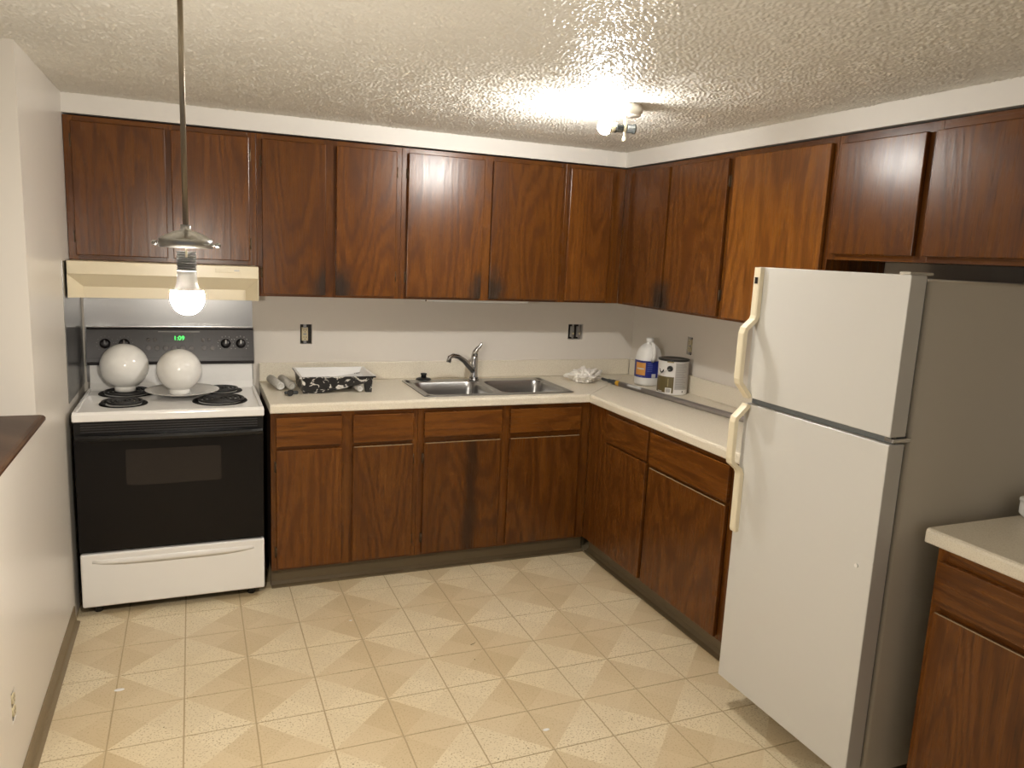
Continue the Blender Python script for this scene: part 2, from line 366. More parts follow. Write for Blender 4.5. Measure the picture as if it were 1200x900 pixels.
wall_cells([JY, 3.3], [0, HZ], [H_L], lambda a, b, c, d: wl.box(-WT, 0, -b, -a, c, d)); struct(wl.build('wall_left', MWALL_L))
struct(MB().box(XL-.1, XL, YR, .1, 0, ZC).build('wall_far_left', MWALL))
# wooden cap on the half wall, rounded nose
cp = MB(); prof = [(-WT-.02, HZ+.001), (.012, HZ+.001), (.014, HZ+.010), (.022, HZ+.012), (.028, HZ+.019), (.028, HZ+.027), (.022, HZ+.034), (.012, HZ+.036), (-WT-.02, HZ+.036)]
cp.prism(prof, -3.32, -JY-.001, 'y'); struct(cp.build('trim_1', CAPW))
# vinyl cove bases
def cove(name, wall, u0, u1, d, h, flange):
    pr = [(0, 0), (flange, 0), (flange, .003), (flange*.45, .008), (.006, .022), (.004, h), (0, h)]
    m = MB()
    if wall == 'left': m.prism([(.0+a, b) for a, b in pr], -u1, -u0, 'y')
    elif wall == 'back': m.prism([(-d-a, b) for a, b in pr], u0, u1, 'x')
    else: m.prism([(W-d-a, b) for a, b in pr], -u1, -u0, 'y')
    return struct(m.build(name, BASEL if wall == 'left' else VBASE))
cove('baseboard_left', 'left', .69, 3.3, 0, .075, .022)
cove('baseboard_back', 'back', .822, W-.585, .548, .085, .042)
cove('baseboard_right', 'right', .592, 2.03, .548, .085, .042)

# ================================================================== cabinets
def wbox(m, wall, u0, u1, d0, d1, z0, z1, bev=0):
    if wall == 'back': m.box(u0, u1, -d1, -d0, z0, z1, bev)
    else: m.box(W-d1, W-d0, -u1, -u0, z0, z1, bev)
def wpt(wall, u, d, z): return (u, -d, z) if wall == 'back' else (W-d, -u, z)
def hinge(wall, door, u, z, side, dep):
    m = MB(); t = .004
    wbox(m, wall, u if side > 0 else u-.007, u+.007 if side > 0 else u, dep, dep+.004, z-.027, z+.027, .001)
    m.cyl(wpt(wall, u, dep+.009, z-.024), wpt(wall, u, dep+.009, z+.024), .0045, seg=8)
    m.build('hinge', HINGE, door)
def cabinet(name, label, wall, u0, u1, z0, z1, dep, doors, drawers=(), group=None, toe=0, door_mat=None):
    """doors: (u0, u1, z0, z1, hinge side -1/0/+1, smudge side); drawers: (u0, u1, z0, z1)"""
    th = thing(name, label, 'cabinet', wpt(wall, (u0+u1)/2, dep/2, 0 if toe else z0), group)
    b = MB()
    if toe:        # open-topped carcass of panels on a plinth
        wbox(b, wall, u0+.001, u0+.017, .003, dep-.019, z0, z1); wbox(b, wall, u1-.017, u1-.001, .003, dep-.019, z0, z1)
        wbox(b, wall, u0+.017, u1-.017, .003, .010, z0, z1); wbox(b, wall, u0+.017, u1-.017, .010, dep-.019, z0, z0+.016); wbox(b, wall, u0+.001, u1-.001, .53, .546, 0.001, z0)
    else: wbox(b, wall, u0+.001, u1-.001, .003, dep-.019, z0, z1)
    b.build('body', MIN if toe else MW, th)
    cols = sorted({(d[0], d[1]) for d in doors}); ov = .007
    edges = [u0] + [v for c in cols for v in (c[0]+ov, c[1]-ov)] + [u1]
    for a, c in zip(edges[::2], edges[1::2]):
        if c-a > .004: m = MB(); wbox(m, wall, a, c, dep-.019, dep, z0, z1, .0008); m.build('stile', MW, th)
    for a, c in cols:
        zz = [z0]
        for q in sorted([(d[2], d[3]) for d in list(doors)+list(drawers) if d[0] == a]): zz += [q[0]+ov, q[1]-ov]
        zz.append(z1)
        for p, q in zip(zz[::2], zz[1::2]):
            m = MB(); wbox(m, wall, a+ov, c-ov, dep-.018, dep-.0005, p, q, .0008); m.build('rail', MH, th)
    for a, c, p, q, hs, sm in doors:
        m = MB(); wbox(m, wall, a, c, dep+.0025, dep+.0205, p, q, .0035)
        org = wpt(wall, (a+c)/2, dep+.011, p); d = m.build('door', door_mat or MW, th, org)
        if sm:
            hw = (c-a)/2*sm; d['smudge'] = 1.0; d['smudge_x'] = hw if wall == 'back' else -hw
        if sm == 0 and hs == -1 and wall == 'back' and toe and a > 1.5: d['stain'] = 1.0
        if toe and a > 1.1:      # pale worn arris along the top of the door
            m = MB(); wbox(m, wall, a+.006, c-.006, dep+.0165, dep+.0208, q-.0035, q+.0004, .0008); m.build('worn_edge', WORN, d)
        if hs:
            u = a-.001 if hs < 0 else c+.001
            for z in (p+(q-p)*.14, q-(q-p)*.14): hinge(wall, d, u, z, hs, dep)
    for a, c, p, q in drawers:
        m = MB(); wbox(m, wall, a, c, dep+.0015, dep+.0205, p, q, .0035); m.build('drawer_front', MH, th)
    return th
UD = .315; UT = 2.148
cabinet('wall_cabinet', 'short stained oak wall cabinet with two doors above the cream range hood', 'back', .002, .789, 1.536, UT, UD,
        [(.032, .402, 1.556, 2.124, -1, 0), (.424, .757, 1.556, 2.124, 1, 0)], group='oak wall cabinets')
cabinet('wall_cabinet', 'oak wall cabinet with two narrow smudged doors between range hood and sink', 'back', .790, 1.489, 1.390, UT, UD,
        [(.813, 1.110, 1.402, 2.124, -1, .98), (1.161, 1.461, 1.402, 2.124, 1, -.98)], group='oak wall cabinets')
cabinet('wall_cabinet', 'oak wall cabinet with two wide smudged doors directly over the sink', 'back', 1.490, 2.411, 1.390, UT, UD,
        [(1.520, 1.930, 1.402, 2.124, -1, .98), (1.978, 2.392, 1.402, 2.124, 1, -.98)], group='oak wall cabinets')
cabinet('wall_cabinet', 'single-door oak wall cabinet filling the inside corner next to the sink cabinet', 'back', 2.412, W-UD-.001, 1.390, UT, UD,
        [(2.434, 2.698, 1.402, 2.124, 1, 0)], group='oak wall cabinets')
cabinet('wall_cabinet', 'two-door oak wall cabinet above the paint can and white jug', 'right', UD+.001, 1.274, 1.390, UT, UD,
        [(.402, .783, 1.402, 2.124, 0, .98), (.803, 1.257, 1.402, 2.124, 1, -.98)], group='oak wall cabinets')
cabinet('wall_cabinet', 'oak wall cabinet with one broad cathedral-grained door, beside the refrigerator top', 'right', 1.275, 1.889, 1.390, UT, UD,
        [(1.300, 1.870, 1.402, 2.124, -1, 0)], group='oak wall cabinets', door_mat=MW2)
cabinet('wall_cabinet', 'short oak wall cabinet with two doors mounted above the refrigerator', 'right', 1.890, 2.740, 1.685, UT, UD,
        [(1.919, 2.288, 1.706, 2.116, -1, 0), (2.325, 2.705, 1.706, 2.116, 1, 0)], group='oak wall cabinets')
BD = .605; BT = .8725; BB = .097
D0, D1, R0, R1 = .110, .694, .712, .850
cabinet('base_cabinet', 'oak base cabinet with two drawers and two doors between the range and sink', 'back', .820, 1.524, BB, BT, BD,
        [(.843, 1.147, D0, D1, -1, 0), (1.200, 1.500, D0, D1, 1, 0)], [(.843, 1.147, R0, R1), (1.200, 1.500, R0, R1)], 'oak base cabinets', 1)
cabinet('base_cabinet', 'oak base cabinet under the double sink, water-stained doors below false drawer fronts', 'back', 1.525, W-BD-.001, BB, BT, BD,
        [(1.555, 1.971, D0, D1, -1, 0), (2.019, 2.434, D0, D1, 1, 0)], [(1.555, 1.971, R0+.01, R1), (2.019, 2.434, R0+.01, R1)], 'oak base cabinets', 1)
cabinet('base_cabinet', 'oak base cabinet standing between the inside corner and the refrigerator', 'right', BD+.0015, 2.035, BB, BT, BD,
        [(.815, 1.213, D0, D1, 0, 0), (1.240, 1.815, D0, D1-.012, 0, 0)], [(.822, 1.213, R0-.008, R1), (1.234, 1.815, R0-.016, R1)], 'oak base cabinets', 1)
cabinet('base_cabinet', 'oak base cabinet on the open side of the refrigerator, under its own countertop', 'right', 2.745, 3.54, BB, BT, BD,
        [(2.770, 3.14, D0, D1-.014, -1, 0), (3.17, 3.51, D0, D1-.014, 1, 0)], [(2.762, 3.14, R0-.012, .834), (3.17, 3.51, R0-.012, .834)], 'oak base cabinets', 1)

# ================================================================== countertops
NZ = [(0, 0), (.010, 0), (.0125, .004), (.0125, CT-.8735-.012), (.010, CT-.8735-.004), (.004, CT-.8735), (0, CT-.8735)]   # nose profile
CF = .6175; Z0 = .8735
SX0, SX1, SY0, SY1 = 1.596, 2.386, -.545, -.115      # cut-out under the sink rim
ct = thing('countertop', 'cream laminate countertop with the stainless sink set into it', 'countertop', (1.8, -.31, Z0), 'cream laminate countertops')
m = MB(); IX = W-.63
m.box(.8165, SX0, -CF, -.003, Z0, CT); m.box(SX0, SX1, -CF, SY0, Z0, CT); m.box(SX0, SX1, SY1, -.003, Z0, CT)
m.prism([(SX1, -CF), (IX+.0100, -CF), (W-.003-.0030, -.003), (SX1, -.003)], Z0, CT)
m.prism([(-CF-a, Z0+b) for a, b in NZ], .8165, IX, 'x'); m.build('slab', LAM, ct)
MB().box(.8165, W-.0235, -.022, -.003, CT+.0002, CT+.100, .004).build('backsplash', LAM, ct)
ct = thing('countertop', 'cream laminate countertop running from the mitred corner to the refrigerator', 'countertop', (W-.31, -1.1, Z0), 'cream laminate countertops')
m = MB(); m.prism([(IX+.0125, -CF-.0015), (IX+.0125, -2.042), (W-.003, -2.042), (W-.003, -.0045)], Z0, CT)
m.prism([(IX+.0125-a, Z0+b) for a, b in NZ], -2.042, -CF-.014, 'y'); m.build('slab', LAM, ct)
MB().box(W-.022, W-.003, -2.042, -.0235, CT+.0002, CT+.100, .004).build('backsplash', LAM, ct)
ct = thing('countertop', 'short cream laminate countertop on the open side of the refrigerator', 'countertop', (W-.31, -3.1, Z0), 'cream laminate countertops')
m = MB(); m.box(IX+.0125, W-.003, -3.56, -2.715, Z0, CT)
m.prism([(IX+.0125-a, Z0+b) for a, b in NZ], -3.56, -2.715, 'y'); m.build('slab', LAM, ct)
MB().box(W-.022, W-.003, -3.56, -2.715, CT+.0002, CT+.100, .004).build('backsplash', LAM, ct)

# ================================================================== sink, faucet, stopper
sk = thing('sink', 'stainless steel double-bowl drop-in sink in the countertop', 'sink', (1.99, -.33, CT-.17))
OX0, OX1, OY0, OY1 = 1.568, 2.414, -.572, -.088
bowls = [(1.604, 1.970, -.538, -.175), (2.012, 2.378, -.538, -.175)]
m = MB(); zt = CT+.005
# rim: outer rounded plate with two openings -> strips between outer outline and the bowls
for x0, x1, y0, y1 in ((OX0+.012, OX1-.012, OY0, bowls[0][2]), (OX0+.012, OX1-.012, bowls[0][3], OY1), (OX0, bowls[0][0], OY0+.012, OY1-.012), (bowls[0][1], bowls[1][0], bowls[0][2], bowls[0][3]), (bowls[1][1], OX1, OY0+.012, OY1-.012)):
    m.box(x0, x1, y0, y1, CT+.0006, zt, .0018)
for b in bowls:      # corner webs between the square opening and the rounded bowl mouth
    n = 6; r = .05
    for cx, cy, a, sx, sy in ((b[1], b[3], 0, 1, 1), (b[0], b[3], PI/2, -1, 1), (b[0], b[2], PI, -1, -1), (b[1], b[2], 1.5*PI, 1, -1)):
        arc = [(cx-sx*r+r*math.cos(a+PI/2*i/n), cy-sy*r+r*math.sin(a+PI/2*i/n)) for i in range(n+1)]
        m.face([(x, y, zt-.0004) for x, y in arc+[(cx, cy)]])
m.build('rim', STEEL, sk)
for b in bowls:
    m = MB(); rings = []
    for ins, z, r in ((0, zt-.0005, .05), (.004, zt-.006, .05), (.009, zt-.05, .052), (.016, CT-.15, .055), (.03, CT-.168, .06), (.06, CT-.174, .07), (.12, CT-.177, .05)):
        rings.append([(x, y, z) for x, y in rrect(b[0]+ins, b[1]-ins, b[2]+ins, b[3]-ins, r)])
    m.loft(rings, caps=(False, True)); bo = m.build('bowl', STEEL, sk, normals=False)
    c = ((b[0]+b[1])/2, (b[2]+b[3])/2, CT-.176)
    MB().lathe([(.045, .001), (.043, .004), (.036, .004), (.032, -.001), (.002, -.001)], c, 24).build('drain', CHROME, bo)
fa = thing('faucet', 'chrome single-lever kitchen faucet behind the sink bowls', 'faucet', (1.985, -.128, CT+.006))
fx, fy, fz = 1.985, -.128, CT+.006
MB().lathe([(.031, 0), (.031, .004), (.027, .0078), (.010, .0078)], (fx, fy, fz), 24, caps=(True, True)).build('escutcheon', CHROME, fa)
MB().lathe([(.025, .008), (.025, .02), (.0215, .035), (.0200, .08), (.0215, .115), (.020, .135), (.014, .15), (.003, .154)], (fx, fy, fz), 24, caps=(True, True)).build('body', CHROME, fa)
MB().tube([(fx, fy, fz+.045), (fx-.035, fy-.02, fz+.078), (fx-.08, fy-.05, fz+.118), (fx-.125, fy-.075, fz+.146), (fx-.160, fy-.092, fz+.154), (fx-.183, fy-.102, fz+.146), (fx-.190, fy-.106, fz+.118)],
          [.017, .0165, .015, .0135, .0125, .0125, .0135], 14).build('spout', CHROME, fa)
MB().tube([(fx, fy, fz+.138), (fx+.004, fy, fz+.162), (fx+.016, fy+.002, fz+.178), (fx+.030, fy+.004, fz+.190), (fx+.040, fy+.006, fz+.205), (fx+.042, fy+.006, fz+.213)], [.020, .0165, .0125, .010, .0085, .006], 12).build('lever', CHROME, fa)
stp = thing('sink_stopper', 'black rubber sink stopper on the counter behind the sink rim', 'stopper', (1.70, -.080, CT))
c = (1.70, -.080, CT+.0005); MB().lathe([(.044, 0), (.045, .004), (.038, .012), (.02, .016), (.018, .017)], c, 28, caps=(True, True)).build('disc', BLK, stp)
MB().lathe([(.016, .0165), (.014, .028), (.018, .034), (.017, .040), (.003, .042)], c, 20, caps=(True, True)).build('knob', BLK, stp)

# ================================================================== electric range
RX0, RX1, RY = .024, .788, -.668
rg = thing('electric_range', 'white and black electric range with coil burners against the left wall', 'stove', ((RX0+RX1)/2, -.34, 0))
MB().box(RX0+.003, RX1-.003, -.625, -.035, .035, .880).build('body', BLACKE, rg)
for x in (RX0+.06, RX1-.06):
    for y in (-.60, -.09): MB().cyl((x, y, .0005), (x, y, .036), .016, .02, 12).build('foot', BLK, rg)
# cook top: white enamel with raised rim, sloping rear riser
m = MB(); m.box(RX0, RX1, RY, -.04, .873, .909, .006, 3)
m.box(RX0+.002, RX0+.018, RY+.006, -.10, .904, .9165, .004); m.box(RX1-.018, RX1-.002, RY+.006, -.10, .904, .9165, .004); m.box(RX0+.002, RX1-.002, RY+.002, RY+.022, .904, .9155, .004)
m.build('cooktop', WHITE, rg)
m = MB(); m.prism([(-.045, .905), (-.140, .905), (-.125, .915), (-.108, .94), (-.098, 1.028), (-.045, 1.028)], RX0+.012, RX1-.012, 'x'); m.build('riser', WHITE, rg)
pm = MB(); pm.prism([(-.030, 1.029), (-.108, 1.029), (-.112, 1.045), (-.078, 1.198), (-.070, 1.206), (-.030, 1.206)], RX0+.003, RX1-.003, 'x'); pn = pm.build('control_panel', PANEL, rg)
pm = MB(); pm.box(RX0+.004, RX1-.004, -.076, -.032, 1.2065, 1.2125, .002); pm.build('trim_strip', CHROME, pn)
def on_panel(t, off=0):      # t 0..1 up the sloping face -> (y, z)
    a, b = Vector((-.112, 1.045)), Vector((-.078, 1.198)); d = b-a; n = Vector((-d.y, d.x)).normalized(); p = a+d*t+n*off; return p.x, p.y
ny, nz_ = (on_panel(0, 1)[0]-on_panel(0)[0], on_panel(0, 1)[1]-on_panel(0)[1])
for i, x in enumerate((RX0+.082, RX0+.165, RX1-.138, RX1-.066)):
    y, z = on_panel(.56, .001); ax = (0, ny, nz_); c = (x, y, z)
    k = MB().lathe([(.024, 0), (.024, .004), (.019, .007), (.017, .020), (.015, .022), (.002, .022)], c, 24, ax, caps=(True, False)).build('knob', PANELD, pn)
    t = MB(); y2, z2 = on_panel(.56, .0235); t.box(x-.003, x+.003, y2-.002, y2+.002, z2-.002, z2+.016); t.build('pointer', PRINT if i > 1 else PRINTD, k)
    d = MB()
    for q in range(11):
        a = PI*(1.25 - 1.5*q/10); yy, zz = on_panel(.56+math.sin(a)*.037/.157, .0008); d.cyl((x+.037*math.cos(a), yy, zz), (x+.037*math.cos(a), yy+ny*.0008, zz+nz_*.0008), .0018, seg=6)
    d.build('dial_mark', PRINT if i > 1 else PRINTD, pn)
y, z = on_panel(.73, .0006); slope = math.atan2(.153, .034)
DX = RX0+.405
m = MB(); a, b = on_panel(.60, .0006), on_panel(.86, .0006); m.face([(DX-.07, a[0], a[1]), (DX+.07, a[0], a[1]), (DX+.07, b[0], b[1]), (DX-.07, b[0], b[1])]); m.build('display', BLK, pn)
me = text_mesh('1:09', .030); me.materials.append(LED); y, z = on_panel(.73, .0014)
o = link('clock_digits', me, pn, (DX+.004, y, z)); o.rotation_euler = (slope, 0, 0)
for i in range(8):
    x = DX-.135+i*.039+(.02 if i > 5 else 0); y, z = on_panel(.42, .0005); MB().lathe([(.0125, 0), (.0125, .0015), (.0105, .002), (.001, .002)], (x, y, z), 16, (0, ny, nz_)).build('button', PRINTD, pn)
for x, t in ((DX-.135, .68), (DX-.105, .68), (DX+.115, .68), (DX+.142, .68), (DX+.19, .66)):
    y, z = on_panel(t, .0005); MB().lathe([(.009, 0), (.009, .0012), (.001, .0015)], (x, y, z), 14, (0, ny, nz_)).build('button', PRINTD, pn)
m = MB(); a, b = on_panel(.93, .0006), on_panel(.945, .0006); m.face([(DX-.09, a[0], a[1]), (DX+.10, a[0], a[1]), (DX+.10, b[0], b[1]), (DX-.09, b[0], b[1])]); m.build('printed_line', PRINT, pn)
m = MB(); a, b = on_panel(.10, .0006), on_panel(.135, .0006)
m.face([(RX0+.01, a[0], a[1]), (RX1-.01, a[0], a[1]), (RX1-.01, b[0], b[1]), (RX0+.01, b[0], b[1])]); m.build('panel_groove', BLK, pn)
# burners
for bx, by, R in ((.205, -.465, .078), (.608, -.462, .100), (.200, -.215, .100), (.622, -.205, .078)):
    bn = MB().lathe([(R+.021, .9093), (R+.019, .9130), (R+.010, .9125), (R*.8, .906), (R*.3, .900), (.002, .900)], (bx, by, 0), 36)
    bn = bn.build('drip_pan', PAN, rg)
    m = MB(); turns = 4.3 if R > .09 else 3.6; n = int(turns*28); path = []
    for i in range(n+1):
        t = i/n; r = .016+(R-.006)*t; a = 2*PI*turns*t; path.append((bx+r*math.cos(a), by+r*math.sin(a), .9195))
    m.tube(path, .0052, 6); m.build('coil', COIL, bn)
# vent strip and bowed handle lip above the oven door
vs_ = MB(); vs_.box(RX0+.004, RX1-.004, -.655, -.62, .806, .872, .003); vp = vs_.build('vent_panel', BLACKE, rg)
for i in range(4): MB().box(RX0+.03, RX1-.03, -.6585, -.654, .825+i*.011, .829+i*.011, .001).build('vent_louver', PANEL, vp)
od = MB().box(RX0+.004, RX1-.004, -.664, -.628, .300, .803, .004, 3).build('oven_door', OVENG, rg)
m = MB(); rings = []
for i in range(17):
    t = i/16; x = RX0+.008+t*(RX1-RX0-.016); bow = .030*(1-(2*t-1)**4); rings.append([(x, yy, zz) for yy, zz in ((-.660, .812), (-.664-bow, .816), (-.669-bow, .806), (-.664-bow, .794), (-.660, .786))])
m.loft(rings, smooth=False); m.build('handle', BLACKE, od)
m = MB(); m.loft([[(x, y, z) for x, z in rrect(.220, .602, .588, .748, .014)] for y in (-.6635, -.6655)]); m.build('window', OVENW, od)
dr = MB().box(RX0+.005, RX1-.004, -.664, -.628, .045, .288, .008, 3).build('storage_drawer', WHITE, rg)
m = MB(); rings = []
for i in range(17):
    t = i/16; x = RX0+.05+t*(RX1-RX0-.10); dp = .016*(1-(2*t-1)**4); rings.append([(x, -.6632, .262), (x, -.6638-dp*.2, .259), (x, -.6645-dp*.15, .250-dp*.4), (x, -.6632, .240-dp)])
m.loft(rings); m.build('drawer_pull', WHITE, dr)

# glass globes and dish on the cook top
def globe(name, label, c, r, neck):
    th = thing(name, label, 'lamp globe', c, 'opal glass globes on the range'); prof = [(neck-.004, .0), (neck, .001), (neck, .018), (neck*.94, .022)]
    a0 = math.asin(neck*.94/r); zc = .022+r*math.cos(a0)
    for i in range(25):
        a = a0+(PI-a0)*i/24; prof.append((max(r*math.sin(a), .0005), zc-r*math.cos(a)))
    MB().lathe(prof[3:], c, 40).build('globe', OPAL, th); MB().lathe(prof[:4], c, 40).build('neck', OPAL, th); return th
globe('glass_globe', 'white glass lamp globe resting neck-down on a rear burner', (.196, -.235, .9255), .105, .045)
dish = MB(); dc = (.446, -.315, .9190); dish.lathe([(.05, 0), (.10, .004), (.140, .013), (.162, .021), (.164, .022), (.162, .0235), (.140, .0165), (.10, .0085), (.05, .005), (.001, .005)], dc, 44); dish = dish.build('glass_dish', OPALP)
tag(dish, 'shallow frosted glass shade lying on the cooktop under a globe', 'glass shade')
globe('glass_globe', 'white glass lamp globe standing on the shallow glass shade', (.434, -.330, .9245), .099, .045)

# range hood
hd = thing('range_hood', 'almond enamel range hood under the short wall cabinet', 'range hood', (.40, -.25, 1.375))
HX0, HX1, HY = .010, .784, -.478
m = MB(); m.box(HX0, HX1, HY, -.004, 1.478, 1.5345, .003)
A = [(HX0, HY, 1.478), (HX1, HY, 1.478)]; I = [(HX0+.055, HY+.05, 1.424), (HX1-.055, HY+.05, 1.424)]; Bt = [(HX0, HY, 1.378), (HX1, HY, 1.378)]; Ib = [(HX0+.055, HY+.05, 1.376), (HX1-.055, HY+.05, 1.376)]
m.face([A[0], A[1], I[1], I[0]]); m.face([I[0], I[1], Ib[1], Ib[0]]); m.face([A[0], I[0], Ib[0], Bt[0]]); m.face([A[1], Bt[1], Ib[1], I[1]])
m.box(HX0, HX0+.003, HY, -.004, 1.378, 1.4785); m.box(HX1-.003, HX1, HY, -.004, 1.378, 1.4785); m.box(HX0+.003, HX1-.003, HY+.0505, -.004, 1.376, 1.379)
m.build('canopy', ALMOND, hd, normals=False)
sp = MB().box(HX1-.185, HX1-.075, HY-.0025, HY-.0002, 1.504, 1.524, .001).build('switch_plate', CREAM, hd)
for x in (HX1-.160, HX1-.128): MB().cyl((x, HY-.0026, 1.514), (x, HY-.0065, 1.514), .006, seg=12).build('switch', CREAM, sp)
MB().box(HX1-.106, HX1-.084, HY-.0034, HY-.0022, 1.511, 1.517).build('badge', PRINT, sp)
# metal heat shields
tag(MB().box(.012, .786, -.0035, -.0008, .93, 1.374).build('heat_shield', SHEET), 'grey metal heat shield sheet on the wall behind the range', 'metal sheet')
tag(MB().box(.0008, .0034, -.535, -.006, .93, 1.533).build('heat_shield', SHEET), 'shiny metal heat shield sheet on the wall at the side of the range', 'metal sheet')

# ================================================================== refrigerator
FX, FY0, FY1, FT = 2.320, -2.057, -2.678, 1.645    # door face, far side, near side, top
fr = thing('refrigerator', 'off-white top-freezer refrigerator with cream side handles', 'refrigerator', (FX+.37, (FY0+FY1)/2, 0))
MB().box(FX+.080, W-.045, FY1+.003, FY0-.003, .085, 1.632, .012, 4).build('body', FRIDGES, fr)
MB().box(FX+.125, FX+.150, FY1+.03, FY0-.03, .020, .105, .002).build('kick_grille', VBASE, fr)
for x in (FX+.15, W-.15):
    for y in (FY0-.05, FY1+.05): MB().cyl((x, y, .0005), (x, y, .0855), .018, seg=12).build('foot', BLK, fr)
ZSM = 1.186
fd = MB().box(FX, FX+.062, FY1, FY0, ZSM, FT, .003, 3).build('freezer_door', FRIDGE, fr)
rd = MB().box(FX, FX+.062, FY1, FY0, .108, ZSM-.022, .003, 3).build('fridge_door', FRIDGE, fr)
for d, z0, z1 in ((fd, ZSM+.01, FT-.01), (rd, .12, ZSM-.032)): MB().box(FX+.0625, FX+.0795, FY1+.014, FY0-.014, z0, z1).build('gasket', GASKET, d)
MB().box(FX+.020, FX+.0795, FY1+.012, FY0-.012, ZSM-.0205, ZSM-.0015).build('divider', GASKET, fr)
m = MB(); m.box(FX+.012, FX+.085, FY1-.0015, FY1+.03, ZSM-.017, ZSM-.005, .002); m.cyl((FX+.030, FY1+.013, ZSM-.021), (FX+.030, FY1+.013, ZSM-.0005), .007, seg=12); m.build('hinge', CHROME, fr)
m = MB(); m.box(FX+.005, FX+.095, FY1+.008, FY1+.045, FT+.0002, FT+.008, .002); m.build('hinge_cover', FRIDGES, fr)
def handle(path, door, w=.033, t=.013):
    """band running along the far edge of a door; path: (out from door face, z)"""
    m = MB(); rings = []
    P = [Vector(p) for p in path]
    for i, p in enumerate(P):
        d = (P[min(i+1, len(P)-1)]-P[max(i-1, 0)]).normalized(); n = Vector((d.y, -d.x))*(t/2)
        if n.x < 0: n = -n
        a, b = p+n, p-n; y0, y1 = FY0+.004, FY0-w
        rings.append([(FX-a.x, y0-.003, a.y), (FX-a.x-.002, y0-w*.3, a.y), (FX-a.x-.002, y1+w*.25, a.y), (FX-a.x, y1+.003, a.y), (FX-b.x, y1, b.y), (FX-b.x, y0, b.y)])
    m.loft(rings, smooth=False); return m.build('handle', CREAM, door)
h1 = handle([(.008, FT-.001), (.008, 1.478), (.014, 1.462), (.048, 1.432), (.053, 1.415), (.053, 1.255), (.050, 1.240), (.012, ZSM+.012), (.006, ZSM+.002)], fd)
MB().box(FX-.0185, FX-.0165, FY0-.022, FY0-.008, 1.588, 1.610).build('emblem', BLK, h1)
h2 = handle([(.006, ZSM-.024), (.012, ZSM-.034), (.052, 1.115), (.055, 1.100), (.055, .968), (.052, .952), (.016, .924), (.008, .908), (.007, .700), (.004, .690)], rd)
MB().cyl((FX-.0008, FY1+.055, .78), (FX-.005, FY1+.055, .78), .006, seg=12).build('button_plug', WPL, rd)

# ================================================================== things on the counters
# paint tray: deep well on the left, shallow ramp and leg on the right
pt = thing('paint_tray', 'black paint tray spattered with white paint on the counter beside the range', 'paint tray', (1.155, -.26, CT))
TX_, TX1, TYF, TYB, TZ = .985, 1.345, -.405, -.105, CT+.086
m = MB(); fl = .012
def wallq(a, b, za, zb): m.face([(a[0], a[1], za[0]), (b[0], b[1], zb[0]), (b[0]+b[2], b[1]+b[3], zb[1]), (a[0]+a[2], a[1]+a[3], za[1])])
bl, br = CT+.002, CT+.052      # floor of the tray: well / shallow end
O = [(TX_+.010, TYF+.008), (TX1-.012, TYF+.008), (TX1-.012, TYB-.008), (TX_+.010, TYB-.008)]
T = [(TX_, TYF), (TX1, TYF), (TX1, TYB), (TX_, TYB)]
zb = [bl, br, br, bl]
for k in range(4):
    j = (k+1) % 4; m.face([(*O[k], zb[k]), (*O[j], zb[j]), (*T[j], TZ), (*T[k], TZ)])
    for e, zz in ((.008, TZ), ):     # rolled lip
        ex = lambda p: (p[0]+(.008 if p[0] > 1.1 else -.008), p[1]+(.008 if p[1] > -.25 else -.008))
        m.face([(*T[k], TZ), (*T[j], TZ), (*ex(T[j]), TZ-.001), (*ex(T[k]), TZ-.001)]); m.face([(*ex(T[k]), TZ-.001), (*ex(T[j]), TZ-.001), (*ex(T[j]), TZ-.008), (*ex(T[k]), TZ-.008)])
m.face([(*O[0], bl), (*O[1], br), (*O[2], br), (*O[3], bl)])
m.face([(TX_+.02, TYF+.0078, bl), (TX1-.13, TYF+.0078, CT+.034), (TX1-.13, TYF+.0078, CT+.030), (TX_+.10, TYF+.0078, bl)])
m.build('tray_shell', TRAYB, pt)
for y in (TYF+.008, TYB-.036): m = MB(); m.prism([(TX1-.040, CT+.001), (TX1-.010, CT+.001), (TX1-.006, CT+.06), (TX1-.048, CT+.055)], y, y+.028, 'y'); m.build('leg', TRAYB, pt)
m = MB(); e = .004                # paint-white liner inside
Oi = [(TX_+.016, TYF+.013), (TX1-.018, TYF+.013), (TX1-.018, TYB-.013), (TX_+.016, TYB-.013)]; Ti = [(TX_+e, TYF+e), (TX1-e, TYF+e), (TX1-e, TYB-e), (TX_+e, TYB-e)]
zi = [bl+.006, br+.006, br+.006, bl+.006]
for k in range(4):
    j = (k+1) % 4; m.face([(*Oi[k], zi[k]), (*Oi[j], zi[j]), (*Ti[j], TZ+.0006), (*Ti[k], TZ+.0006)])
    m.face([(*Ti[k], TZ+.0006), (*Ti[j], TZ+.0006), (*ex(T[j]), TZ+.0008), (*ex(T[k]), TZ+.0008)])
m.face([(*Oi[0], zi[0]), (*Oi[1], zi[1]), (*Oi[2], zi[2]), (*Oi[3], zi[3])]); m.build('liner', PAINTW, pt)
